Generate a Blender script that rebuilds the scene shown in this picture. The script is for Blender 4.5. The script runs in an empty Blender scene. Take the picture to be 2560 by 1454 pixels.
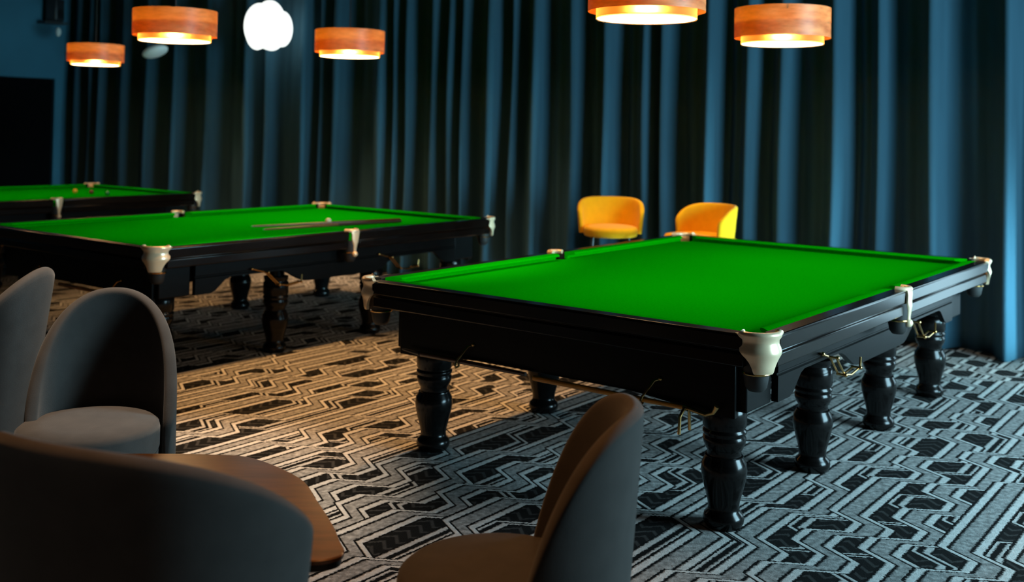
import bpy, bmesh, math, random
from mathutils import Vector, Matrix, Euler

C = bpy.context.scene.collection
SC = bpy.context.scene
PI = math.pi
random.seed(7)

# ------------------------------------------------------------------ camera
A1 = -0.6567                                   # heading of the snooker tables
SX = Vector((math.cos(A1), math.sin(A1)))      # across a table (room "right")
LY = Vector((-math.sin(A1), math.cos(A1)))     # along a table (towards the curtain)
T1 = Vector((1.1535, 6.1134))
T2 = Vector((-2.0365, 8.5896))
T3 = T2 - SX * 4.23 + LY * 0.05

cam_d = bpy.data.cameras.new('camera')
cam = bpy.data.objects.new('camera', cam_d)
C.objects.link(cam)
pitch, roll = -0.0215, 0.0181
fwd = Vector((0, math.cos(pitch), -math.sin(pitch)))
right = Vector((1, 0, 0))
up = right.cross(fwd)
r_ = right * math.cos(roll) + up * math.sin(roll)
u_ = -right * math.sin(roll) + up * math.cos(roll)
m = Matrix((r_, u_, -fwd)).transposed().to_4x4()
m.translation = Vector((0, 0, 1.6458))
cam.matrix_world = m
cam_d.sensor_width = 36.0
cam_d.lens = 36.0 * 2651.62 / 2560.0
cam_d.shift_y = -464.2 / 2560.0
cam_d.clip_start = 0.05
cam_d.dof.use_dof = True
cam_d.dof.focus_distance = 4.1
cam_d.dof.aperture_fstop = 2.2
SC.camera = cam

# ------------------------------------------------------------------ world, exposure, daylight
w = bpy.data.worlds.new('world')
SC.world = w
w.use_nodes = True
w.node_tree.nodes['Background'].inputs[0].default_value = (0.35, 0.6, 0.9, 1)
w.node_tree.nodes['Background'].inputs[1].default_value = 0.004
SC.view_settings.view_transform = 'Standard'
SC.view_settings.look = 'None'
SC.view_settings.exposure = 0.0
SC.view_settings.gamma = 1.0


def gl(T, x, y, z=0.0):
    q = T + SX * x + LY * y
    return Vector((q.x, q.y, z))


def area_light(name, loc, direction, sx, sy, power, col, spread=180):
    d = bpy.data.lights.new(name, 'AREA')
    d.shape = 'RECTANGLE'
    d.size, d.size_y = sx, sy
    d.energy = power
    d.color = col
    d.spread = math.radians(spread)
    o = bpy.data.objects.new(name, d)
    o.location = loc
    o.rotation_euler = Vector(direction).to_track_quat('-Z', 'Y').to_euler()
    C.objects.link(o)
    return o


XR = 4.8      # right wall, in the room frame of the near table
XL = -12.27   # left wall
YB = 3.35     # wall behind the curtain
YF = -8.0     # wall behind the camera
ZC = 3.75
s3 = Vector((SX.x, SX.y, 0))
l3 = Vector((LY.x, LY.y, 0))
area_light('window_daylight', gl(T1, XR - 0.10, 0.35, 1.55), -s3 - Vector((0, 0, 0.10)), 2.2, 2.1, 330, (0.47, 0.83, 1.0), 150)
area_light('glass_door_daylight', gl(T1, 2.25, YB - 0.12, 1.15), -l3, 1.3, 2.0, 34, (0.52, 0.84, 1.0), 180)

area_light('low_window_daylight', gl(T1, XR - 0.10, 2.55, 0.45), -s3, 0.8, 0.7, 30, (0.40, 0.86, 1.0), 34)


# ------------------------------------------------------------------ node helper
class X:
    """a socket with arithmetic, so that patterns can be written as formulas"""
    def __init__(self, t, s):
        self.t, self.s = t, s

    def op(self, kind, *others, clamp=False):
        n = self.t.nodes.new('ShaderNodeMath')
        n.operation = kind
        n.use_clamp = clamp
        for i, v in enumerate((self,) + others):
            if isinstance(v, X):
                self.t.links.new(v.s, n.inputs[i])
            else:
                n.inputs[i].default_value = v
        return X(self.t, n.outputs[0])

    def __add__(a, b): return a.op('ADD', b)
    def __sub__(a, b): return a.op('SUBTRACT', b)
    def __mul__(a, b): return a.op('MULTIPLY', b)
    def __truediv__(a, b): return a.op('DIVIDE', b)
    def floor(a): return a.op('FLOOR')
    def abs(a): return a.op('ABSOLUTE')
    def gt(a, b): return a.op('GREATER_THAN', b)
    def lt(a, b): return a.op('LESS_THAN', b)
    def clamp(a): return a.op('ADD', 0.0, clamp=True)

    def step(a, e, soft=0.004):           # 0 below e, 1 above, soft edge
        return ((a - (e - soft)) * (0.5 / soft)).clamp()


def new_mat(name):
    m = bpy.data.materials.new(name)
    m.use_nodes = True
    return m, m.node_tree, m.node_tree.nodes['Principled BSDF']


def pmat(name, col, rough=0.5, metal=0.0, coat=0.0, spec=0.5, sheen=0.0, noise=None, bump=None, sheen_tint=None):
    """principled material; noise=(scale, amount, stretch) varies the colour, bump=(scale, strength)"""
    m, t, b = new_mat(name)
    b.inputs['Base Color'].default_value = (*col, 1)
    b.inputs['Roughness'].default_value = rough
    b.inputs['Metallic'].default_value = metal
    b.inputs['Coat Weight'].default_value = coat
    b.inputs['Coat Roughness'].default_value = 0.12
    b.inputs['Specular IOR Level'].default_value = spec
    b.inputs['Sheen Weight'].default_value = sheen
    if sheen_tint:
        b.inputs['Sheen Tint'].default_value = (*sheen_tint, 1)
    tc = t.nodes.new('ShaderNodeTexCoord')
    if noise:
        mp = t.nodes.new('ShaderNodeMapping')
        mp.inputs['Scale'].default_value = noise[2]
        t.links.new(tc.outputs['Object'], mp.inputs[0])
        nz = t.nodes.new('ShaderNodeTexNoise')
        nz.inputs['Scale'].default_value = noise[0]
        nz.inputs['Detail'].default_value = 5
        t.links.new(mp.outputs[0], nz.inputs['Vector'])
        cr = t.nodes.new('ShaderNodeValToRGB')
        a = noise[1]
        cr.color_ramp.elements[0].position = 0.3
        cr.color_ramp.elements[1].position = 0.7
        cr.color_ramp.elements[0].color = (*[c * (1 - a) for c in col], 1)
        cr.color_ramp.elements[1].color = (*[min(1, c * (1 + a)) for c in col], 1)
        t.links.new(nz.outputs[0], cr.inputs[0])
        t.links.new(cr.outputs[0], b.inputs['Base Color'])
    if bump:
        nb = t.nodes.new('ShaderNodeTexNoise')
        nb.inputs['Scale'].default_value = bump[0]
        nb.inputs['Detail'].default_value = 3
        t.links.new(tc.outputs['Object'], nb.inputs['Vector'])
        bp = t.nodes.new('ShaderNodeBump')
        bp.inputs['Strength'].default_value = bump[1]
        bp.inputs['Distance'].default_value = 0.01
        t.links.new(nb.outputs[0], bp.inputs['Height'])
        t.links.new(bp.outputs[0], b.inputs['Normal'])
    return m


def emat(name, col, strength):
    m, t, b = new_mat(name)
    b.inputs['Base Color'].default_value = (0.8, 0.8, 0.8, 1)
    b.inputs['Emission Color'].default_value = (*col, 1)
    b.inputs['Emission Strength'].default_value = strength
    return m


def carpet_material():
    m, t, b = new_mat('zigzag_carpet')
    tc = t.nodes.new('ShaderNodeTexCoord')
    sep = t.nodes.new('ShaderNodeSeparateXYZ')
    t.links.new(tc.outputs['Object'], sep.inputs[0])
    x, y = X(t, sep.outputs[0]), X(t, sep.outputs[1])
    e = Vector((math.cos(math.radians(53)), math.sin(math.radians(53))))
    d = Vector((math.cos(math.radians(148)), math.sin(math.radians(148))))
    det = e.x * d.y - e.y * d.x
    u = x * (d.y / det) - y * (d.x / det)
    v = y * (e.x / det) - x * (e.y / det)
    # slight wobble of the woven edges
    nz = t.nodes.new('ShaderNodeTexNoise')
    nz.inputs['Scale'].default_value = 70
    t.links.new(tc.outputs['Object'], nz.inputs['Vector'])
    wob = X(t, nz.outputs[0]) - 0.5
    v = v + wob * 0.020
    u = u + wob * 0.020
    PC, PV, ST = 0.215, 0.245, 0.139
    UPW, DNW = 0.092, 0.068

    def rnd(a, c):
        cb = t.nodes.new('ShaderNodeCombineXYZ')
        t.links.new(a.s, cb.inputs[0])
        if isinstance(c, X):
            t.links.new(c.s, cb.inputs[1])
        else:
            cb.inputs[1].default_value = c
        wn = t.nodes.new('ShaderNodeTexWhiteNoise')
        wn.noise_dimensions = '2D'
        t.links.new(cb.outputs[0], wn.inputs['Vector'])
        return X(t, wn.outputs['Value'])

    def offset(j, salt):                  # sidestep of ribbon j at u
        us = u / PC + rnd(j, salt + 0.37) * 3.0
        n = us.floor()
        q = (us - n) * PC
        js = j + salt
        def level(k):                     # mostly alternating left and right, now and then a longer run
            par = (k - (k * 0.5).floor() * 2.0)
            return (par - rnd(k, js).lt(0.25)).abs()
        a = level(n)
        bb = level(n + 1.0)
        rise = bb.gt(a)
        wd = rise * (UPW - DNW) + DNW
        r = ((q - (wd * -1.0 + PC)) / wd).clamp()
        return (a + (bb - a) * r) * ST

    jb = (v / PV).floor()

    fine = t.nodes.new('ShaderNodeTexNoise')
    fine.inputs['Scale'].default_value = 38
    fine.inputs['Detail'].default_value = 4
    t.links.new(tc.outputs['Object'], fine.inputs['Vector'])
    mot = X(t, fine.outputs[0])

    def ribbon(k):
        j = jb + float(k)
        dd = (v - j * PV - offset(j, 11.0)).abs()
        mask = dd.lt(0.096)
        val = (dd.step(0.034) * -1.0 + 1.0) * (mot * 0.42 + 0.04) + dd.step(0.050) * (dd.step(0.082) * -1.0 + 1.0) * 0.50
        return mask, val

    def thin(k):
        j = jb + float(k)
        dd = (v - (j + 0.5) * PV - offset(j, 57.0)).abs()
        mask = dd.lt(0.052)
        val = dd.step(0.014) * (dd.step(0.040) * -1.0 + 1.0) * 0.42
        return mask, val

    # faint chevrons inside the dark fields
    fu = (u * 14.0 + (v * 9.0 - (v * 9.0).floor() - 0.5).abs() * 1.6)
    fr = fu - fu.floor()
    base = (fr - 0.5).abs().step(0.36, 0.06) * 0.030 + 0.003
    val = base
    for fn, k in ((thin, -1), (thin, 0), (ribbon, 1), (ribbon, 0)):
        mk, vv = fn(k)
        val = val * (mk * -1.0 + 1.0) + vv * mk
    val = val * (mot * 0.9 + 0.55) + 0.003
    cb = t.nodes.new('ShaderNodeCombineColor')
    t.links.new(val.s, cb.inputs[0])
    t.links.new((val * 0.985).s, cb.inputs[1])
    t.links.new((val * 0.95).s, cb.inputs[2])
    t.links.new(cb.outputs[0], b.inputs['Base Color'])
    b.inputs['Roughness'].default_value = 0.95
    b.inputs['Specular IOR Level'].default_value = 0.1
    bp = t.nodes.new('ShaderNodeBump')
    bp.inputs['Strength'].default_value = 0.4
    bp.inputs['Distance'].default_value = 0.006
    n2 = t.nodes.new('ShaderNodeTexNoise')
    n2.inputs['Scale'].default_value = 160
    t.links.new(tc.outputs['Object'], n2.inputs['Vector'])
    t.links.new((X(t, n2.outputs[0]) * 0.5 + val).s, bp.inputs['Height'])
    t.links.new(bp.outputs[0], b.inputs['Normal'])
    return m


def glow_drum_material():
    """thin paper/veneer drum that lets the bulb inside shine through, hottest straight in front of it"""
    m, t, b = new_mat('glowing_inner_shade')
    out = t.nodes['Material Output']
    rf = t.nodes.new('ShaderNodeBsdfRefraction')
    rf.inputs['Color'].default_value = (1.0, 0.55, 0.16, 1)
    rf.inputs['Roughness'].default_value = 0.85
    rf.inputs['IOR'].default_value = 1.25
    tl = t.nodes.new('ShaderNodeBsdfTranslucent')
    tl.inputs['Color'].default_value = (0.8, 0.36, 0.08, 1)
    df = t.nodes.new('ShaderNodeBsdfDiffuse')
    df.inputs['Color'].default_value = (0.6, 0.36, 0.16, 1)
    m1 = t.nodes.new('ShaderNodeMixShader')
    m1.inputs[0].default_value = 0.10
    t.links.new(rf.outputs[0], m1.inputs[1])
    t.links.new(tl.outputs[0], m1.inputs[2])
    m2 = t.nodes.new('ShaderNodeMixShader')
    m2.inputs[0].default_value = 0.22
    t.links.new(m1.outputs[0], m2.inputs[1])
    t.links.new(df.outputs[0], m2.inputs[2])
    t.links.new(m2.outputs[0], out.inputs[0])
    return m


def veneer_material():
    """thin wood veneer: grain, and a little of the bulb light coming through"""
    m = pmat('wood_veneer_shade', (0.60, 0.25, 0.09), 0.40, spec=0.5, noise=(4.2, 0.62, (1.3, 1.3, 5)))
    t = m.node_tree
    b = t.nodes['Principled BSDF']
    tl = t.nodes.new('ShaderNodeBsdfTranslucent')
    tl.inputs['Color'].default_value = (0.70, 0.25, 0.025, 1)
    mx = t.nodes.new('ShaderNodeMixShader')
    mx.inputs[0].default_value = 0.22
    t.links.new(b.outputs[0], mx.inputs[1])
    t.links.new(tl.outputs[0], mx.inputs[2])
    t.links.new(mx.outputs[0], t.nodes['Material Output'].inputs[0])
    return m


M = dict(
    carpet=carpet_material(),
    felt=pmat('green_baize', (0.001, 0.36, 0.001), 0.95, spec=0.0, noise=(90, 0.10, (1, 1, 1))),
    black=pmat('black_lacquered_wood', (0.004, 0.0034, 0.0032), 0.22, spec=0.19, coat=0.12, noise=(9, 0.35, (1, 1, 8))),
    rail=pmat('black_rail_wood', (0.005, 0.0028, 0.002), 0.24, spec=0.22, coat=0.12, noise=(9, 0.4, (1, 1, 8))),
    matt=pmat('dark_underframe', (0.006, 0.006, 0.006), 0.7, spec=0.2),
    apron=pmat('black_satin_wood', (0.004, 0.004, 0.004), 0.36, spec=0.13, noise=(9, 0.35, (1, 1, 8))),
    plate=pmat('cream_brass_plate', (0.95, 0.72, 0.46), 0.30, metal=0.30, coat=0.3),
    brass=pmat('polished_brass', (0.62, 0.38, 0.14), 0.22, metal=1.0),
    net=pmat('black_pocket_leather', (0.012, 0.011, 0.01), 0.6),
    label=pmat('grey_metal_label', (0.35, 0.34, 0.34), 0.4, metal=0.6),
    stick=pmat('varnished_ash', (0.80, 0.30, 0.03), 0.35, coat=0.3, noise=(12, 0.35, (1, 12, 12))),
    paleash=pmat('pale_ash', (0.22, 0.085, 0.022), 0.35, coat=0.3, noise=(12, 0.3, (1, 12, 12))),
    darkstick=pmat('dark_stained_ash', (0.055, 0.018, 0.006), 0.35, coat=0.3),
    chalk=pmat('green_tip', (0.05, 0.45, 0.06), 0.7),
    velvet=pmat('grey_velvet', (0.058, 0.051, 0.047), 0.85, spec=0.08, sheen=0.12, noise=(14, 0.10, (1, 1, 1)), bump=(220, 0.06)),
    yellow=pmat('yellow_upholstery', (0.88, 0.44, 0.006), 0.75, spec=0.1, sheen=0.1, noise=(14, 0.05, (1, 1, 1))),
    blackmetal=pmat('black_powdercoat', (0.01, 0.01, 0.01), 0.45),
    tabletop=pmat('walnut_tabletop', (0.15, 0.064, 0.018), 0.30, coat=0.2, noise=(5, 0.30, (1, 9, 1))),
    veneer=veneer_material(),
    drum=glow_drum_material(),
    diffuser=emat('lamp_diffuser', (1.0, 0.60, 0.27), 19.0),
    bulbglow=emat('white_globe_glass', (0.93, 1.0, 0.95), 1.6),
    dimglow=emat('frosted_globe_dim', (0.75, 1.0, 0.88), 0.05),
    curtain=pmat('blue_curtain_fabric', (0.036, 0.090, 0.128), 0.9, spec=0.05, sheen=0.0, noise=(5, 0.12, (1, 1, 0.15))),
    wallblue=pmat('blue_painted_wall', (0.03, 0.115, 0.17), 0.7, spec=0.2, noise=(2.2, 0.06, (1, 1, 1)), bump=(90, 0.05)),
    walldark=pmat('dark_painted_wall', (0.02, 0.022, 0.025), 0.8, spec=0.2, noise=(2, 0.1, (1, 1, 1))),
    ceiling=pmat('dark_ceiling', (0.02, 0.02, 0.022), 0.9, spec=0.1, noise=(2, 0.1, (1, 1, 1))),
    door=pmat('black_door', (0.0015, 0.0015, 0.0018), 0.9, spec=0.05),
    frame=pmat('window_frame_paint', (0.35, 0.36, 0.37), 0.5),
    whiteplastic=pmat('white_plastic', (0.75, 0.72, 0.68), 0.5),
    greyplastic=pmat('dark_grey_plastic', (0.02, 0.022, 0.025), 0.5),
    yball=pmat('yellow_ball', (0.85, 0.42, 0.02), 0.12, coat=0.5),
    bball=pmat('brown_ball', (0.16, 0.035, 0.01), 0.12, coat=0.5),
    gball=pmat('green_ball', (0.01, 0.22, 0.03), 0.12, coat=0.5),
    cball=pmat('cream_ball', (0.85, 0.72, 0.5), 0.12, coat=0.5),
)
gm, gt, gb = new_mat('window_glass')
gb.inputs['Transmission Weight'].default_value = 1.0
gb.inputs['Roughness'].default_value = 0.02
gb.inputs['Base Color'].default_value = (0.9, 0.97, 1, 1)
M['glass'] = gm


# ------------------------------------------------------------------ mesh helpers
class MB:
    def __init__(self):
        self.v, self.f = [], []

    def add(self, vs, fs):
        o = len(self.v)
        self.v += [tuple(p) for p in vs]
        self.f += [tuple(i + o for i in f) for f in fs]
        return self

    def box(self, x0, x1, y0, y1, z0, z1):
        vs = [(x, y, z) for z in (z0, z1) for x, y in ((x0, y0), (x1, y0), (x1, y1), (x0, y1))]
        return self.add(vs, [(3, 2, 1, 0), (4, 5, 6, 7), (0, 1, 5, 4), (1, 2, 6, 5), (2, 3, 7, 6), (3, 0, 4, 7)])

    def rows(self, rows, closed=True, caps=True):
        """skin a list of equally long rings"""
        n = len(rows[0])
        vs = [p for r in rows for p in r]
        fs = []
        for i in range(len(rows) - 1):
            for k in range(n if closed else n - 1):
                a, b = i * n + k, i * n + (k + 1) % n
                fs.append((a, b, b + n, a + n))
        if caps and closed:
            fs.append(tuple(range(n - 1, -1, -1)))
            fs.append(tuple((len(rows) - 1) * n + k for k in range(n)))
        return self.add(vs, fs)

    def lathe(self, prof, cx=0, cy=0, n=32, z0=0):
        rows = [[(cx + r * math.cos(2 * PI * k / n), cy + r * math.sin(2 * PI * k / n), z + z0) for k in range(n)] for r, z in prof]
        return self.rows(rows)

    def tube(self, pts, r, n=10):
        pts = [Vector(p) for p in pts]
        rr = r if isinstance(r, (list, tuple)) else [r] * len(pts)
        rows, prev = [], None
        for i, p in enumerate(pts):
            d = (pts[min(i + 1, len(pts) - 1)] - pts[max(i - 1, 0)]).normalized()
            if prev is None:
                a = Vector((0, 0, 1)) if abs(d.z) < 0.9 else Vector((1, 0, 0))
                prev = d.cross(a).normalized()
            u = (prev - d * prev.dot(d)).normalized()
            prev = u
            v = d.cross(u)
            rows.append([p + (u * math.cos(2 * PI * k / n) + v * math.sin(2 * PI * k / n)) * rr[i] for k in range(n)])
        return self.rows(rows)

    def ball(self, c, r, sx=1, sy=1, sz=1, n=20, m=12):
        rows = [[(c[0] + sx * r * math.sin(a) * math.cos(2 * PI * k / n), c[1] + sy * r * math.sin(a) * math.sin(2 * PI * k / n), c[2] - sz * r * math.cos(a)) for k in range(n)]
                for a in [max(0.02, min(PI - 0.02, PI * i / m)) for i in range(m + 1)]]
        return self.rows(rows)

    def build(self, name, mat, parent=None, smooth=True, bevel=0.0, angle=40, solid=0.0, sub=0, seg=2):
        me = bpy.data.meshes.new(name)
        me.from_pydata(self.v, [], self.f)
        bm = bmesh.new()
        bm.from_mesh(me)
        bmesh.ops.recalc_face_normals(bm, faces=bm.faces)
        bm.to_mesh(me)
        bm.free()
        me.materials.append(mat)
        if smooth:
            me.polygons.foreach_set('use_smooth', [True] * len(me.polygons))
            me.set_sharp_from_angle(angle=math.radians(angle))
        o = bpy.data.objects.new(name, me)
        C.objects.link(o)
        if parent:
            o.parent = parent
        if solid:
            s = o.modifiers.new('solid', 'SOLIDIFY')
            s.thickness = solid
            s.offset = 0
        if bevel:
            b = o.modifiers.new('bevel', 'BEVEL')
            b.width = bevel
            b.segments = seg
            b.limit_method = 'ANGLE'
            b.angle_limit = math.radians(35)
            b.harden_normals = False
        if sub:
            q = o.modifiers.new('sub', 'SUBSURF')
            q.levels = q.render_levels = sub
        return o


def tag(o, label=None, cat=None, group=None, kind=None):
    for k, v in (('label', label), ('category', cat), ('group', group), ('kind', kind)):
        if v:
            o[k] = v
    return o


def thing(name, label, cat, loc, rz=0.0, group=None):
    o = bpy.data.objects.new(name, None)
    o.empty_display_size = 0.1
    C.objects.link(o)
    o.location = loc
    o.rotation_euler = (0, 0, rz)
    return tag(o, label, cat, group)


def dup(root, loc, rz, label, group=None, name=None):
    def cp(o, parent):
        c = o.copy()
        C.objects.link(c)
        if parent:
            c.parent = parent
        for ch in list(o.children):
            cp(ch, c)
        return c
    r = cp(root, None)
    r.location = loc
    r.rotation_euler = (0, 0, rz)
    r['label'] = label
    if group:
        r['group'] = group
    return r


def structure(o):
    o['kind'] = 'structure'
    return o


def room(o):                                    # place in the room frame
    o.location = (T1.x, T1.y, 0)
    o.rotation_euler = (0, 0, A1)
    return o


# ------------------------------------------------------------------ room shell
fl = MB().box(-16, 9, -6, 22, -0.1, 0).build('floor', M['carpet'], smooth=False)
structure(fl)
structure(room(MB().box(XL - 0.1, XR + 0.1, YF - 0.1, YB + 0.1, ZC, ZC + 0.1).build('ceiling', M['ceiling'], smooth=False)))


def wall_with_hole(axis, pos, thick, a0, a1, h0, h1, z0, z1):
    """wall along the other axis from a0 to a1 with one opening h0..h1, z0..z1"""
    b = MB()
    for (p, q, zz0, zz1) in ((a0, h0, 0, ZC), (h1, a1, 0, ZC), (h0, h1, z1, ZC), (h0, h1, 0, z0)):
        if q - p > 1e-4 and zz1 - zz0 > 1e-4:
            if axis == 'x':
                b.box(min(pos, pos + thick), max(pos, pos + thick), p, q, zz0, zz1)
            else:
                b.box(p, q, min(pos, pos + thick), max(pos, pos + thick), zz0, zz1)
    return b


DY0, DY1, DZ = 1.15, 2.83, 2.257      # dark doorway on the left wall
structure(room(wall_with_hole('x', XL, -0.15, YF, YB, DY0, DY1, 0, DZ).build('wall_left', M['wallblue'], smooth=False)))
structure(room(wall_with_hole('x', XR, 0.15, YF, 2.1, -0.75, 1.45, 0.5, 2.6).add(*[(w_.v, w_.f) for w_ in (wall_with_hole('x', XR, 0.15, 2.1, YB, 2.15, 2.95, 0.1, 0.8),)][0]).build('wall_right', M['walldark'], smooth=False)))
structure(room(wall_with_hole('y', YB, 0.15, XL, XR, 1.6, 2.9, 0.1, 2.2).build('wall_back', M['walldark'], smooth=False)))
structure(room(MB().box(XL, XR, YF - 0.15, YF, 0, ZC).build('wall_front', M['walldark'], smooth=False)))

dr = structure(room(bpy.data.objects.new('door_1', None)))
C.objects.link(dr)
ym = (DY0 + DY1) / 2
for a, b in ((DY0 + 0.01, ym - 0.004), (ym + 0.004, DY1 - 0.01)):
    mb = MB().box(XL - 0.10, XL - 0.05, a, b, 0.0, DZ - 0.01)
    mb.build('door_leaf', M['door'], dr, smooth=False)
MB().box(XL - 0.05, XL - 0.03, ym - 0.10, ym - 0.07, 0.95, 1.15).build('door_handle', M['blackmetal'], dr, bevel=0.006)

for n, (mk) in enumerate((('x', XR, -0.75, 1.45, 0.5, 2.6), ('y', YB, 1.6, 2.9, 0.1, 2.2), ('x', XR, 2.15, 2.95, 0.1, 0.8)), 1):
    ax, pos, a, b, z0, z1 = mk
    f = MB()
    g = MB()

    def bar(p, q, zz0, zz1, dst=f, d0=0.02, d1=0.08):
        if ax == 'x':
            dst.box(pos + d0, pos + d1, p, q, zz0, zz1)
        else:
            dst.box(p, q, pos + d0, pos + d1, zz0, zz1)
    t_ = 0.05
    bar(a, a + t_, z0, z1); bar(b - t_, b, z0, z1)
    bar(a, b, z0, z0 + t_); bar(a, b, z1 - t_, z1)
    bar((a + b) / 2 - 0.02, (a + b) / 2 + 0.02, z0, z1)
    bar(a + t_, b - t_, z0 + t_, z1 - t_, g, 0.045, 0.051)
    wf = structure(room(f.build('window_%d' % n, M['frame'], smooth=False)))
    g.build('pane', M['glass'], wf, smooth=False)

structure(room(MB().box(XL, XL + 0.015, YF, DY0 - 0.02, 0, 0.09).box(XL, XL + 0.015, DY1 + 0.02, 2.96, 0, 0.09).build('baseboard_left', M['walldark'], smooth=False)))


# ------------------------------------------------------------------ curtain
def curtain():
    # x of the light right-hand flanks of the folds, and how wide each is
    fl_ = [(-11.9, .10), (-11.53, .12), (-11.24, .14), (-10.63, .18), (-9.96, .30), (-9.37, .20), (-8.63, .30), (-7.84, .24), (-7.48, .20), (-6.79, .20),
           (-6.57, .10), (-6.23, .26), (-5.54, .18), (-5.37, .10), (-5.16, .14), (-4.77, .14), (-4.52, .14), (-4.33, .14), (-3.94, .22), (-3.71, .10),
           (-3.4, .14), (-2.95, .16), (-2.55, .18), (-2.15, .13), (-1.93, .18), (-1.46, .12), (-1.09, .16), (-0.79, .14), (-0.32, .15), (0.01, .12),
           (0.47, .20), (1.0, .12), (1.32, .14)]
    pts = []
    for i, (x, wd) in enumerate(fl_):
        dep = 0.13 + 0.09 * min(1, wd / 0.2) + random.uniform(-0.015, 0.015)
        if i and x > -2.0:
            dep = max(dep, 0.72 * (x - fl_[i - 1][0] - 0.1))
        pts.append((x - wd * 0.42, -dep))     # ridge, nearest the room
        pts.append((x + wd * 0.34, 0.04))      # valley
        if i + 1 < len(fl_):                  # small secondary fold on the long dark side
            nx = fl_[i + 1][0] - fl_[i + 1][1] * 0.42
            gap = nx - (x + wd * 0.34)
            if gap > 0.22:
                pts.append((x + wd * 0.34 + gap * 0.36, -0.045))
                pts.append((x + wd * 0.34 + gap * 0.52, -0.032))
    pts = [(XL + 0.06, -0.02)] + pts
    # monotone cosine interpolation
    xs, ds = [], []
    for (x0, d0), (x1, d1) in zip(pts, pts[1:]):
        if x1 - x0 < 0.004:
            continue
        n = 7
        for k in range(n):
            s = k / n
            xs.append(x0 + (x1 - x0) * s)
            ds.append(d0 + (d1 - d0) * (0.5 - 0.5 * math.cos(PI * s)))
    nz = 26
    b = MB()
    rows = []
    for i in range(nz + 1):
        z = 0.012 + (3.72 - 0.012) * i / nz
        row = []
        for x, d in zip(xs, ds):
            h = z / 3.72
            amp = 0.82 + 0.18 * (1 - h)
            wob = 0.018 * math.sin(x * 2.3 + z * 1.1) + 0.012 * math.sin(x * 5.1 - z * 1.7)
            row.append((x + wob * (1 - h), 3.12 + d * amp + 0.008 * math.sin(x * 11 + z * 2.3), z))
        rows.append(row)
    b.rows(rows, closed=False, caps=False)
    o = room(b.build('curtain', M['curtain'], angle=180, solid=0.006))
    return tag(o, 'floor-length pleated blue curtain hanging across the whole back wall', 'curtain')


curtain()
structure(room(MB().box(XL, 1.5, 2.98, 3.10, 3.72, 3.75).build('trim_1', M['blackmetal'], smooth=False)))

# ------------------------------------------------------------------ snooker table
HW, HL, ZT = 1.123, 1.711, 0.86
LEGX, LEGY = 0.813, 1.445


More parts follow.
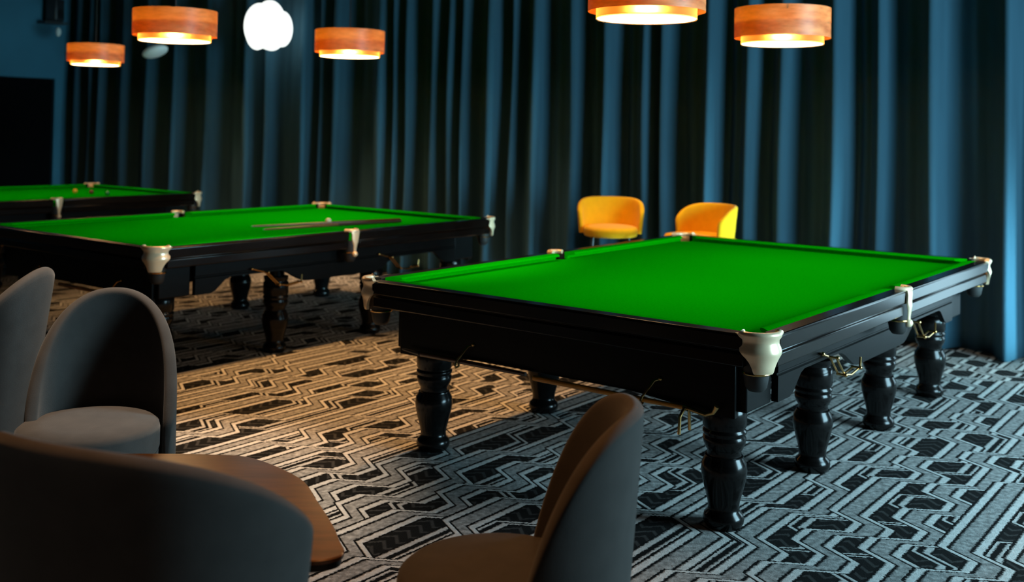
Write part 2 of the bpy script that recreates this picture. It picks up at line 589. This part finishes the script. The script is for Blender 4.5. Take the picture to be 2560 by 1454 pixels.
def snooker_table(loc, rz, label):
    t = thing('snooker_table', label, 'snooker table', loc, rz, 'snooker tables')
    bx, by = HW - 0.075, HL - 0.075
    # playing surface with the pocket bites
    out = []

    def arc(cx, cy, r, a0, a1, n=10):
        for k in range(n + 1):
            a = math.radians(a0 + (a1 - a0) * k / n)
            out.append((cx + r * math.cos(a), cy + r * math.sin(a)))
    rc, rm = 0.062, 0.055
    cx, cy = HW - 0.092, HL - 0.092
    ox = math.degrees(math.asin((bx - cx) / rc))
    mx = HW - 0.055
    om = math.degrees(math.acos((mx - bx) / rm))
    arc(mx, 0, rm, -180 + om, -180 - om)
    arc(cx, cy, rc, -90 + ox, -180 - ox)
    arc(-cx, cy, rc, ox, -90 - ox)
    arc(-mx, 0, rm, om, -om)
    arc(-cx, -cy, rc, 90 + ox, -ox)
    arc(cx, -cy, rc, 180 + ox, 90 - ox)
    n = len(out)
    b = MB()
    b.add([(x, y, 0.822) for x, y in out] + [(x, y, 0.775) for x, y in out],
          [tuple(range(n)), tuple(range(2 * n - 1, n - 1, -1))] + [(k, (k + 1) % n, n + (k + 1) % n, n + k) for k in range(n)])
    b.build('playing_surface', M['felt'], t, smooth=False)
    # rails and cushions: profiles in (inward distance, z), run along each side
    rail = [(0.0, 0.852), (0.006, 0.860), (0.068, 0.861), (0.068, 0.735), (0.020, 0.728), (0.012, 0.732), (0.012, 0.780), (0.020, 0.786), (0.020, 0.792), (0.004, 0.796)]
    cush = [(0.068, 0.8605), (0.100, 0.862), (0.124, 0.858), (0.130, 0.852), (0.128, 0.847), (0.088, 0.838), (0.084, 0.8215), (0.068, 0.8215)]

    def run(prof, side, a, c, ea, ec, name, mat, bev):
        """side: 'x+','x-','y+','y-'; from a to c; the ends shrink by ea/ec per metre inward"""
        rows = []
        for which in (0, 1):
            ring = []
            for d, z in prof:
                k = (a + ea(d)) if which == 0 else (c - ec(d))
                if side[0] == 'x':
                    ring.append(((HW - d) * (1 if side[1] == '+' else -1), k, z))
                else:
                    ring.append((k, (HL - d) * (1 if side[1] == '+' else -1), z))
            rows.append(ring)
        MB().rows(rows).build(name, mat, t, bevel=bev, angle=30)
    zero = lambda d: 0.0
    crn = lambda d: max(0, (d - 0.068)) * 1.0
    mid = lambda d: max(0, (d - 0.068)) * 0.45
    for sd in ('x+', 'x-'):
        for (a, c, m0, m1) in ((-HL + 0.112, -0.058, crn, mid), (0.058, HL - 0.112, mid, crn)):
            run(rail, sd, a, c, zero, zero, 'rail', M['rail'], 0.003)
            run(cush, sd, a + (0.03 if m0 is crn else 0.0), c - (0.03 if m1 is crn else 0), m0, m1, 'cushion', M['felt'], 0.0)
    for sd in ('y+', 'y-'):
        run(rail, sd, -HW + 0.112, HW - 0.112, zero, zero, 'rail', M['rail'], 0.003)
        run(cush, sd, -HW + 0.142, HW - 0.142, crn, crn, 'cushion', M['felt'], 0.0)
    # frame under the slate
    fb = MB().box(-0.93, 0.93, -1.53, 1.53, 0.60, 0.774)
    fb.build('underframe', M['matt'], t, smooth=False)

    # aprons
    def ss(x):
        x = max(0, min(1, x))
        return x * x * (3 - 2 * x)

    def low_long(y):
        y = abs(y)
        return 0.515 + 0.095 * ss((y - 0.34) / 0.26) - 0.095 * ss((y - 1.02) / 0.16)

    def low_short(x):
        return 0.49 + 0.036 * ss((0.88 - abs(x)) / 0.5)

    for sgn in (1, -1):
        ys = [-1.30 + 2.60 * k / 64 for k in range(65)]
        rows = [[(sgn * 0.985, y, 0.735), (sgn * 0.985, y, 0.64), (sgn * 0.978, y, 0.634), (sgn * 0.978, y, 0.628), (sgn * 0.985, y, 0.622) if low_long(y) < 0.6 else (sgn * 0.985, y, 0.622),
                 (sgn * 0.985, y, low_long(y)), (sgn * 0.955, y, low_long(y)), (sgn * 0.955, y, 0.735)] for y in ys]
        MB().rows(rows).build('apron', M['apron'], t, angle=35, bevel=0.0)
        for q in (1, -1):
            MB().box(*sorted((sgn * 0.90, sgn * 0.965)), *sorted((q * 1.325, q * 1.56)), 0.515, 0.735).build('corner_block', M['apron'], t, bevel=0.006)
        xs_ = [-0.925 + 1.85 * k / 40 for k in range(41)]
        rows = [[(x, sgn * 1.585, 0.735), (x, sgn * 1.585, low_short(x)), (x, sgn * 1.555, low_short(x)), (x, sgn * 1.555, 0.735)] for x in xs_]
        MB().rows(rows).build('apron', M['apron'], t, angle=35, bevel=0.003)
    # legs
    prof = [(0.04, 0.0), (0.070, 0.0), (0.083, 0.02), (0.086, 0.036), (0.080, 0.056), (0.067, 0.068), (0.064, 0.085), (0.068, 0.11), (0.080, 0.155), (0.092, 0.205),
            (0.096, 0.235), (0.092, 0.268), (0.080, 0.29), (0.079, 0.296), (0.072, 0.300), (0.070, 0.318), (0.077, 0.326), (0.087, 0.350), (0.090, 0.372), (0.085, 0.380),
            (0.085, 0.384), (0.091, 0.392), (0.091, 0.402), (0.085, 0.408), (0.085, 0.413), (0.091, 0.421), (0.092, 0.47), (0.090, 0.50), (0.082, 0.507), (0.082, 0.520),
            (0.088, 0.526), (0.088, 0.545), (0.06, 0.55), (0.06, 0.61)]
    leg0 = None
    for lx in (LEGX, -LEGX):
        for ly in (-LEGY, -LEGY / 3, LEGY / 3, LEGY):
            if leg0 is None:
                leg0 = MB().lathe(prof, n=40).build('leg', M['black'], t, angle=50)
                leg0.location = (lx, ly, 0)
            else:
                o = leg0.copy()
                C.objects.link(o)
                o.location = (lx, ly, 0)
    # pockets
    def corner_plate(sx_, sy_):
        c = Vector((sx_ * (HW - 0.086), sy_ * (HL - 0.086), 0))
        mid_a = math.atan2(sy_, sx_)

        def pa(r, a, z):
            return (c.x + r * math.cos(mid_a + a), c.y + r * math.sin(mid_a + a), z)
        b = MB()
        spec = [(0.862, 0.084, 84), (0.850, 0.082, 80), (0.838, 0.074, 74), (0.824, 0.073, 70), (0.808, 0.079, 70), (0.794, 0.083, 66), (0.782, 0.082, 58), (0.770, 0.077, 50),
                (0.754, 0.073, 42), (0.736, 0.070, 36), (0.718, 0.068, 32), (0.710, 0.064, 30)]
        rows = []
        for z, r, h in spec:
            hh = math.radians(h)
            rows.append([pa(r + 0.012, -hh + 2 * hh * k / 20, z) for k in range(21)] + [pa(r - 0.004, hh - 2 * hh * k / 20, z) for k in range(21)])
        b.rows(rows)
        n = 24
        hh = math.radians(68)
        b.tube([pa(0.083, -hh + 2 * hh * k / n, 0.860 + (0.006 if k in (0, n) else 0)) for k in range(n + 1)], [0.0135 + (0.004 if k in (0, n) else 0) for k in range(n + 1)], 10)
        return b.build('pocket_plate', M['plate'], t, angle=60, bevel=0.0)

    def cup(c, plate):
        pr = [(0.060, 0.79), (0.056, 0.74), (0.049, 0.68), (0.042, 0.645), (0.03, 0.63), (0.002, 0.625), (0.002, 0.631), (0.028, 0.637), (0.038, 0.650), (0.045, 0.68), (0.052, 0.74), (0.056, 0.79)]
        n = 22
        rows = [[(c[0] + r * math.cos(2 * PI * k / n), c[1] + r * math.sin(2 * PI * k / n), z) for k in range(n)] for r, z in pr]
        MB().rows(rows, caps=False).build('pocket_net', M['net'], plate, angle=60)
        ring = [(c[0] + 0.052 * math.cos(2 * PI * k / 20), c[1] + 0.052 * math.sin(2 * PI * k / 20), 0.700) for k in range(21)]
        MB().tube(ring, 0.0055, 8).build('net_ring', M['brass'], plate)

    for sx_ in (1, -1):
        for sy_ in (1, -1):
            p = corner_plate(sx_, sy_)
            cup((sx_ * (HW - 0.092), sy_ * (HL - 0.092)), p)
        c = (sx_ * (HW - 0.055), 0)
        b = MB()
        n = 18
        b.tube([(c[0] + sx_ * 0.058 * math.cos(-PI / 2 + PI * k / n), c[1] + 0.048 * math.sin(-PI / 2 + PI * k / n), 0.862) for k in range(n + 1)], 0.014, 10)
        rows = []
        for z, h, o_ in ((0.858, 0.040, 0.010), (0.835, 0.034, 0.012), (0.80, 0.031, 0.010), (0.775, 0.025, 0.012), (0.755, 0.018, 0.010), (0.72, 0.013, 0.006), (0.70, 0.012, 0.006)):
            xo, xi = sx_ * (HW + o_), sx_ * (HW - 0.004)
            rows.append([(xo - sx_ * 0.006, -h, z), (xo, -h * 0.6, z), (xo, h * 0.6, z), (xo - sx_ * 0.006, h, z), (xi, h, z), (xi, -h, z)])
        b.rows(rows)
        b.ball((sx_ * (HW - 0.002), 0, 0.690), 0.022)
        p = b.build('pocket_plate', M['plate'], t, angle=60)
        cup(c, p)
    # brass ball runners under the pockets of the long sides
    for sx_ in (1, -1):
        for y0, y1 in ((-1.60, -0.73), (0.06, 0.50)):
            b = MB()
            for dx in (-0.016, 0.016):
                x = sx_ * 1.005 + sx_ * dx
                b.tube([(x, y1 - 0.005, 0.618), (x, y1 + 0.105, 0.520), (x, y1 + 0.19, 0.505), (x, y1 + 0.31, 0.520)], 0.0055, 8)
            x = sx_ * 1.005
            for yy, zz in ((y1, 0.614), (y1 + 0.105, 0.518), (y1 + 0.30, 0.520)):
                b.tube([(x - 0.022, yy, zz), (x + 0.022, yy, zz)], 0.006, 8)
                b.ball((x + sx_ * 0.022, yy, zz), 0.010, n=12, m=8)
            b.tube([(x + sx_ * 0.02, y1 + 0.30, 0.520), (x + sx_ * 0.02, y1 + 0.305, 0.572)], 0.006, 8)
            b.tube([(x - sx_ * 0.02, y1, 0.614), (x - sx_ * 0.022, y1 - 0.12, 0.648), (x - sx_ * 0.004, y1 - 0.124, 0.649)], 0.006, 8)
            b.ball((x, y1 - 0.124, 0.649), 0.010, n=12, m=8)
            b.build('ball_runner', M['brass'], t)
    # hooks for the rests on the near short side
    for x in (-0.513, 0.513):
        b = MB().tube([(x + 0.07, -1.582, 0.60), (x + 0.05, -1.60, 0.592), (x + 0.012, -1.635, 0.525), (x + 0.006, -1.642, 0.500), (x, -1.632, 0.488), (x, -1.612, 0.490), (x, -1.605, 0.50)], 0.0055, 8)
        b.ball((x + 0.07, -1.585, 0.60), 0.010, n=12, m=8)
        b.build('rest_hook', M['brass'], t)
    MB().box(-0.116, -0.072, -1.590, -1.584, 0.710, 0.724).build('maker_label', M['label'], t, bevel=0.002)
    return t


table1 = snooker_table(gl(T1, 0, 0), A1, 'nearest green snooker table, bare of balls, two rests hooked under its end')
table2 = dup(table1, gl(T2, 0, 0), A1, 'middle snooker table with wooden cues lying on its green cloth')
table3 = dup(table1, gl(T3, 0, 0), A1, 'far left snooker table with yellow and brown balls on its green cloth')


# ------------------------------------------------------------------ rests, cues and balls
def rest(T, x0, x1, z, label, headed=True, mat='stick'):
    t = thing('snooker_rest', label, 'snooker rest', gl(T, (x0 + x1) / 2, -1.618, z), A1, 'rests hanging under the table ends')
    h = (x1 - x0) / 2
    MB().tube([(-h, 0, 0), (h * 0.5, 0, 0.0), (h, 0, 0)], [0.013, 0.0115, 0.0095], 12).build('shaft', M[mat], t)
    if headed:
        MB().tube([(h, 0, 0), (h + 0.02, 0, 0)], 0.012, 12).tube([(h + 0.02, 0, 0), (h + 0.10, 0, -0.012), (h + 0.135, 0, 0.002), (h + 0.15, 0, 0.03)], [0.009, 0.009, 0.009, 0.012], 10) \
            .tube([(h + 0.005, -0.045, -0.10), (h + 0.005, -0.040, -0.03), (h + 0.012, -0.02, 0.0), (h + 0.012, 0.02, 0.0), (h + 0.005, 0.040, -0.03), (h + 0.005, 0.045, -0.10)], 0.007, 8) \
            .build('brass_head', M['brass'], t)
    else:
        MB().tube([(-h - 0.01, 0, 0), (-h - 0.12, 0, 0.006), (-h - 0.13, 0, 0.006)], [0.011, 0.006, 0.004], 10).build('tip', M['greyplastic'], t)
    return t


rest(T1, -0.056, 0.712, 0.508, 'bright orange wooden rest with brass forked head under the nearest snooker table')
rest(T1, -0.75, -0.102, 0.518, 'dull brown thin rest hanging left of the orange one under the nearest table', False, 'darkstick')
rest(T2, -0.111, 0.66, 0.508, 'orange wooden rest hanging under the middle table, behind the grey chairs')


def cue(T, tip, butt, label, mats):
    a, b = Vector((*tip, 0.822)), Vector((*butt, 0.822))
    d = (b - a)
    L = d.length
    c = gl(T, *tip, 0.822)
    ang = math.atan2(d.y, d.x) + A1
    t = thing('snooker_cue', label, 'cue', c, ang, 'cues on the middle table')
    MB().tube([(0.012, 0, 0.0075), (L * 0.52, 0, 0.0125)], [0.0065, 0.0115], 12).build('shaft', M[mats[0]], t)
    MB().tube([(L * 0.52, 0, 0.0125), (L, 0, 0.0165)], [0.0118, 0.0155], 12).build('butt', M[mats[1]], t)
    MB().tube([(0, 0, 0.0075), (0.012, 0, 0.0075)], [0.0055, 0.0065], 12).build('tip', M['chalk'], t)
    return t


cue(T2, (0.085, -0.135), (0.52, 1.11), 'far one of the two cues on the middle table, its tip furthest left', ('paleash', 'darkstick'))
cue(T2, (0.348, -0.232), (0.575, 1.06), 'near one of the two cues on the middle table, closest to the side pocket', ('paleash', 'darkstick'))


def ball(T, x, y, mat, name, label):
    o = MB().ball((0, 0, 0), 0.02625, n=28, m=18).build(name, M[mat], angle=180)
    o.location = gl(T, x, y, 0.822 + 0.02625)
    return tag(o, label, 'snooker ball', 'snooker balls on the tables')


ball(T3, -0.085, 0.865, 'yball', 'snooker_ball', 'yellow ball on the far left snooker table')
ball(T3, 0.137, 0.932, 'bball', 'snooker_ball', 'brown ball on the far left snooker table')
ball(T3, 0.412, 0.959, 'gball', 'snooker_ball', 'green ball on the far left snooker table')
ball(T2, 0.285, 0.50, 'cball', 'snooker_ball', 'cream ball beside the cues on the middle snooker table')


# ------------------------------------------------------------------ pendant lamps
def pendant(loc, label, light):
    t = thing('pendant_lamp', label, 'pendant lamp', loc, 0, 'wooden drum pendants over the snooker tables')
    n = 56

    def sheet(r, z0, z1):
        return MB().rows([[(r * math.cos(2 * PI * k / n), r * math.sin(2 * PI * k / n), z) for k in range(n)] for z in (z0, z1)], caps=False)
    sheet(0.305, 0.040, 0.232).build('outer_shade', M['veneer'], t, angle=40)
    sheet(0.262, 0.0, 0.125).build('inner_shade', M['drum'], t, angle=40)
    disc = [(0.256 * math.cos(2 * PI * k / n), 0.256 * math.sin(2 * PI * k / n)) for k in range(n)]
    df = MB().add([(x, y, 0.004) for x, y in disc], [tuple(range(n - 1, -1, -1))]).build('diffuser', M['diffuser'], t, smooth=False)
    MB().lathe([(0.257, 0.006), (0.257, 0.010)], n=n).build('diffuser_back', M['whiteplastic'], df, angle=40)
    b = MB()
    for k in range(3):
        a = 2 * PI * k / 3
        b.tube([(0.01 * math.cos(a), 0.01 * math.sin(a), 0.205), (0.303 * math.cos(a), 0.303 * math.sin(a), 0.205)], 0.004, 6)
    b.lathe([(0.03, 0.205), (0.03, 0.215), (0.012, 0.235)], n=18)
    b.build('spider_frame', M['blackmetal'], t)
    MB().tube([(0, 0, 0.23), (0, 0, ZC - loc.z - 0.02)], 0.004, 8).build('cable', M['blackmetal'], t)
    MB().lathe([(0.06, ZC - loc.z - 0.03), (0.06, ZC - loc.z)], n=24).build('ceiling_rose', M['blackmetal'], t)
    MB().ball((0, 0, 0.110), 0.022, n=16, m=10).build('bulb', M['whiteplastic'], t)
    d = bpy.data.lights.new('bulb_light', 'POINT')
    d.energy = light
    d.color = (1.0, 0.60, 0.24)
    d.shadow_soft_size = 0.03
    o = bpy.data.objects.new('bulb_light', d)
    C.objects.link(o)
    o.parent = t
    o.location = (0, 0, 0.055)
    d2 = d.copy()
    d2.energy = light * 0.22
    o = bpy.data.objects.new('bulb_light', d2)
    C.objects.link(o)
    o.parent = t
    o.location = (0, 0, 0.165)
    return t


lampspec = [(T1, -0.756, 2.222, 'largest wooden drum pendant, cut by the top edge, over the nearest table'),
            (T1, 0.974, 2.219, 'rightmost wooden drum pendant, over the nearest table towards the curtain'),
            (T2, -0.819, 2.247, 'wooden drum pendant over the near end of the middle table'),
            (T2, 0.973, 2.246, 'wooden drum pendant over the far end of the middle table, right of the white globes'),
            (T3, 1.021, 2.272, 'smallest wooden drum pendant, leftmost, in front of the blue wall'),
            (T3, -0.80, 2.272, 'wooden drum pendant over the near end of the far left table')]
lamp0 = None
for T, y, z, lab in lampspec:
    p = gl(T, 0, y, z)
    if lamp0 is None:
        lamp0 = pendant(p, lab, 9.0)
    else:
        q = dup(lamp0, p, random.uniform(0, 6), lab)


# ------------------------------------------------------------------ recessed ceiling downlights
def downlight(loc, label, power, col, cone, blend=0.7):
    t = thing('downlight', label, 'downlight', loc, 0, 'recessed ceiling downlights')
    MB().lathe([(0.045, -0.005), (0.06, -0.012), (0.062, 0.0), (0.05, 0.0), (0.045, 0.02)], n=28).build('trim_ring', M['whiteplastic'], t, angle=40)
    d = bpy.data.lights.new('downlight_beam', 'SPOT')
    d.energy, d.color = power, col
    d.spot_size, d.spot_blend = math.radians(cone), blend
    d.shadow_soft_size = 0.04
    o = bpy.data.objects.new('downlight_beam', d)
    C.objects.link(o)
    o.parent = t
    o.location = (0, 0, -0.02)
    return t


WARM = (1.0, 0.50, 0.17)
downlight(gl(T1, -2.05, -0.75, ZC), 'ceiling downlight over the aisle between the near and middle tables', 680, WARM, 56)
downlight((-1.60, 4.78, ZC), 'unseen downlight added to brighten the grey chair that faces the camera', 720, (1.0, 0.76, 0.54), 40)  # unseen lamp added to brighten this seat, set behind so the inside stays dark
downlight(gl(T1, -1.66, 2.1, ZC), 'ceiling downlight over the yellow bar stools', 330, (1.0, 0.62, 0.25), 36)
downlight((-0.35, 2.75, ZC), 'unseen downlight added to brighten the nearest grey chairs', 210, (1.0, 0.46, 0.16), 60)  # added out of view to lift the seats and rims of the near chairs
downlight((-0.95, 1.25, ZC), 'unseen fill light added above the back of the nearest grey chair', 75, (1.0, 0.85, 0.7), 44)  # ambient fill, put in to lighten the dark chair back
downlight(gl(T1, -5.2, 1.3, ZC), 'ceiling downlight over the aisle by the far left table', 260, WARM, 80)
for x_, lab in ((-8.1, 'ceiling downlight washing the curtain behind the far left table'), (-5.75, 'ceiling downlight washing the curtain behind the middle table'),
                (-3.4, 'ceiling downlight washing the curtain between the middle table and the stools')):
    downlight(gl(T1, x_, 2.42, ZC), lab, 480, (1.0, 0.64, 0.36), 35, 1.0)

# ------------------------------------------------------------------ tub chairs
def tub_chair(loc, face, label, R=0.30, flare=0.035, H=0.95, pw=2.2, drop=0.40, seat_z=0.47, seat_r=0.268, off=0.05, yoff=0.0):
    """face: heading the sitter looks to; the curved back wraps round the rear half"""
    t = thing('tub_chair', label, 'armchair', (*loc, 0), face, 'grey velvet tub chairs round the low table')
    th_ = 0.050
    n = 72
    lim = 100.0
    zb = 0.05

    def top(deg):
        return max(H - drop * (abs(deg) / 83.0) ** pw, zb + 0.12)

    rows = []
    for k in range(n + 1):
        deg = -lim + 2 * lim * k / n
        a = PI + math.radians(deg)
        zt = top(deg)
        ring = []
        # outer face upwards, rounded rim, inner face downwards
        outer = [zb + (zt - 0.026 - zb) * q / 9 for q in range(10)]
        for z in outer:
            ring.append((R + flare * (z - 0.47) / 0.46, z))
        rt = R + flare * (zt - 0.026 - 0.47) / 0.46
        for q in range(1, 7):
            bb = PI * q / 7
            ring.append((rt - th_ / 2 + th_ / 2 * math.cos(bb), zt - 0.026 + 0.026 * math.sin(bb)))
        for z in reversed(outer):
            ring.append((R - th_ + flare * (z - 0.47) / 0.46, z))
        # the ends of the arms are rounded off in plan
        pinch = 1.0
        edge = min(k, n - k)
        if edge < 3:
            pinch = (0.45, 0.8, 0.95)[edge]
        mid_r = [r for r, z in ring]
        row = []
        for r, z in ring:
            rc_ = R - th_ / 2 + flare * (z - 0.47) / 0.46
            rr = rc_ + (r - rc_) * pinch
            row.append((rr * math.cos(a), rr * math.sin(a), z))
        rows.append(row)
    MB().rows(rows).build('backrest', M['velvet'], t, angle=80, sub=1)
    sr = seat_r
    prof = [(0.02, 0.06), (sr * 0.93, 0.06), (sr * 0.95, 0.075), (sr * 0.985, seat_z - 0.12), (sr, seat_z - 0.10), (sr, seat_z - 0.030), (sr * 0.985, seat_z - 0.012), (sr * 0.93, seat_z), (sr * 0.6, seat_z + 0.006), (0.01, seat_z + 0.008)]
    # seat drum: base and cushion
    MB().lathe(prof[:4] + [(sr * 0.985, seat_z - 0.115), (0.02, seat_z - 0.115)], cx=off, cy=yoff, n=56).build('seat_base', M['velvet'], t, angle=50)
    MB().lathe([(0.02, seat_z - 0.113), (sr * 0.98, seat_z - 0.113)] + prof[4:], cx=off, cy=yoff, n=56).build('seat_cushion', M['velvet'], t, angle=60)
    MB().lathe([(0.16, 0.0), (0.20, 0.0), (0.20, 0.02), (0.16, 0.062)], cx=off * 0.5, n=40).build('plinth', M['blackmetal'], t)
    return t


tub_chair((-1.607, 4.235), 4.92, 'grey tub chair facing the camera with its round pale seat in full view', R=0.285, flare=0.0, H=0.945, pw=2.25, drop=0.34, seat_z=0.47, seat_r=0.266, off=0.075, yoff=-0.035)
tub_chair((0.052, 2.85), 3.045, 'grey tub chair right of the round table, turned left, lit bluish on its back', R=0.285, flare=0.032, H=0.925, pw=3.6, drop=0.37, seat_z=0.47, seat_r=0.272, off=0.065)
tub_chair((-0.762, 2.45), 1.157, 'nearest grey tub chair at the bottom left corner, seen from behind', R=0.338, flare=0.044, H=1.006, pw=2.33, drop=0.158, seat_z=0.44, seat_r=0.262, off=0.03)
tub_chair((-2.46, 4.86), PI - 0.05, 'grey tub chair at the left edge, only its curved back showing', R=0.30, flare=0.06, H=0.975, pw=1.9, drop=0.42, seat_z=0.47, seat_r=0.262, off=0.05)


# ------------------------------------------------------------------ low table
def low_table():
    ctrl = [(-1.339, 3.678), (-1.195, 3.692), (-1.019, 3.693), (-0.865, 3.662), (-0.668, 3.468), (-0.578, 3.276), (-0.497, 3.082), (-0.451, 2.948), (-0.430, 2.885), (-0.442, 2.842),
            (-0.500, 2.815), (-0.62, 2.825), (-0.80, 2.86), (-1.00, 2.93), (-1.20, 3.03), (-1.38, 3.17), (-1.47, 3.34), (-1.46, 3.52), (-1.42, 3.62)]
    n = len(ctrl)
    pts = []
    for i in range(n):                       # closed Catmull-Rom through the outline
        p0, p1, p2, p3 = [Vector(ctrl[(i + k) % n]) for k in (-1, 0, 1, 2)]
        for q in range(5):
            s = q / 5
            pts.append(0.5 * ((2 * p1) + (p2 - p0) * s + (2 * p0 - 5 * p1 + 4 * p2 - p3) * s * s + (3 * p1 - p0 - 3 * p2 + p3) * s ** 3))
    c = Vector((-0.98, 3.26))
    t = thing('coffee_table', 'low rounded walnut coffee table between the grey tub chairs', 'table', (c.x, c.y, 0))
    rows = []
    for sc, z in ((0.99, 0.485), (1.0, 0.488), (1.0, 0.497), (0.994, 0.500)):
        rows.append([((p.x - c.x) * sc, (p.y - c.y) * sc, z) for p in pts][::-1])
    MB().rows(rows).build('tabletop', M['tabletop'], t, angle=12)
    rows = []
    for sc, z in ((0.95, 0.458), (0.985, 0.466), (0.985, 0.4845)):
        rows.append([((p.x - c.x) * sc, (p.y - c.y) * sc, z) for p in pts][::-1])
    MB().rows(rows).build('under_plate', M['blackmetal'], t, angle=50)
    MB().lathe([(0.04, 0.02), (0.035, 0.05), (0.035, 0.44), (0.10, 0.453)], n=28).build('column', M['blackmetal'], t, angle=60)
    MB().lathe([(0.02, 0.0), (0.24, 0.0), (0.24, 0.012), (0.05, 0.022)], n=48).build('foot_plate', M['blackmetal'], t, angle=50)
    return t


low_table()


# ------------------------------------------------------------------ yellow bar stools
def bar_stool(loc, face, label):
    t = thing('bar_stool', label, 'bar stool', loc, face, 'yellow bar stools by the curtain')
    R, th_, n = 0.27, 0.045, 48
    lim = 98.0
    rows = []
    for k in range(n + 1):
        deg = -lim + 2 * lim * k / n
        a = PI + math.radians(deg)
        zt = 1.055 - 0.13 * (abs(deg) / 98.0) ** 4.5
        zb = 0.755
        ring = []
        for q in range(7):
            z = zb + (zt - 0.022 - zb) * q / 6
            ring.append((R + 0.03 * (z - zb) / 0.3, z))
        rt = ring[-1][0]
        for q in range(1, 6):
            b_ = PI * q / 6
            ring.append((rt - th_ / 2 + th_ / 2 * math.cos(b_), zt - 0.022 + 0.022 * math.sin(b_)))
        for q in range(6, -1, -1):
            z = zb + (zt - 0.022 - zb) * q / 6
            ring.append((R - th_ + 0.03 * (z - zb) / 0.3, z))
        e = min(k, n - k)
        pin = (0.5, 0.85)[e] if e < 2 else 1
        row = []
        for r, z in ring:
            rc_ = R - th_ / 2 + 0.03 * (z - zb) / 0.3
            rr = rc_ + (r - rc_) * pin
            row.append((rr * math.cos(a), rr * math.sin(a), z))
        rows.append(row)
    MB().rows(rows).build('backrest', M['yellow'], t, angle=80)
    b = MB()
    rows = []
    for sc, z in ((0.90, 0.735), (0.97, 0.742), (1.0, 0.765), (1.0, 0.795), (0.97, 0.812), (0.8, 0.820)):
        rows.append([(sc * (0.235 * math.cos(2 * PI * k / 40) + (0.06 if math.cos(2 * PI * k / 40) > 0 else 0.0)) + 0.01, sc * 0.232 * math.sin(2 * PI * k / 40), z) for k in range(40)])
    b.rows(rows)
    b.build('seat', M['yellow'], t, angle=60)
    for sx_, sy_ in ((1, 1), (1, -1), (-1, 1), (-1, -1)):
        MB().tube([(sx_ * 0.15, sy_ * 0.15, 0.737), (sx_ * 0.21, sy_ * 0.21, 0.0)], [0.016, 0.012], 10).build('leg', M['blackmetal'], t)
    fr = 0.194
    MB().tube([(fr, fr, 0.22), (-fr, fr, 0.22), (-fr, -fr, 0.22), (fr, -fr, 0.22), (fr, fr, 0.22)], 0.009, 8).build('footrest', M['blackmetal'], t)
    return t


bar_stool(gl(T1, -2.10, 2.26), -PI / 2 - 0.08, 'yellow bar stool on the left, facing the camera by the curtain')
bar_stool(gl(T1, -1.22, 2.22), PI + 0.52, 'yellow bar stool on the right, turned left behind the nearest table')


# ------------------------------------------------------------------ white globes and corner fittings
def cluster():
    c = gl(T1, -7.18, 2.62, 2.78)
    t = thing('globe_pendant', 'bright white cluster of glowing globes in front of the curtain', 'pendant lamp', c, A1)
    for x, y, z, r, sz in ((0.06, 0.0, 0.03, 0.19, 1.55), (-0.20, 0.03, -0.02, 0.14, 1.65), (0.24, 0.04, -0.02, 0.12, 1.75), (-0.05, -0.06, 0.02, 0.18, 1.5), (0.14, -0.03, -0.06, 0.16, 1.35)):
        MB().ball((x, y, z), r, 1, 1, sz, n=28, m=18).build('globe', M['bulbglow'], t, angle=180)
    MB().tube([(0, 0, 0.25), (0, 0, ZC - c.z)], 0.006, 8).build('cable', M['blackmetal'], t)


cluster()
c = gl(T1, -9.42, 2.62, 2.565)
t = thing('oval_pendant', 'dim pale oval shade hanging below the second lamp from the left', 'pendant lamp', c, A1)
o = MB().ball((0, 0, 0), 0.085, 2.5, 1.6, 0.8, n=28, m=16).build('shade', M['dimglow'], t, angle=180)
o.rotation_euler = (0, -0.28, 0)
MB().tube([(0, 0, 0.07), (0, 0, ZC - c.z)], 0.004, 8).build('cable', M['blackmetal'], t)

t = thing('wall_speaker', 'dark wall speaker on a bracket in the top left corner', 'speaker', gl(T1, XL, 2.74, 3.08), A1)
MB().box(0.001, 0.24, -0.22, 0.14, -0.02, 0.01).build('bracket', M['greyplastic'], t, bevel=0.006)
o = MB().box(-0.09, 0.09, -0.11, 0.11, -0.13, 0.20).build('cabinet', M['greyplastic'], t, bevel=0.02)
o.location = (0.15, -0.02, 0.15)
o.rotation_euler = (0, 0.0, 0.5)
MB().lathe([(0.06, 0), (0.075, 0.008), (0.05, 0.004), (0.01, -0.006)], n=24).build('cone', M['blackmetal'], o).matrix_local = Matrix.Translation((0.091, 0, -0.02)) @ Matrix.Rotation(PI / 2, 4, 'Y')

t = thing('wall_sensor', 'small white sensor on the blue wall beside the curtain', 'sensor', gl(T1, XL, 2.86, 2.96), A1)
MB().ball((0.0, 0, 0), 0.05, 0.9, 0.8, 1.35, n=20, m=12).build('housing', M['whiteplastic'], t)
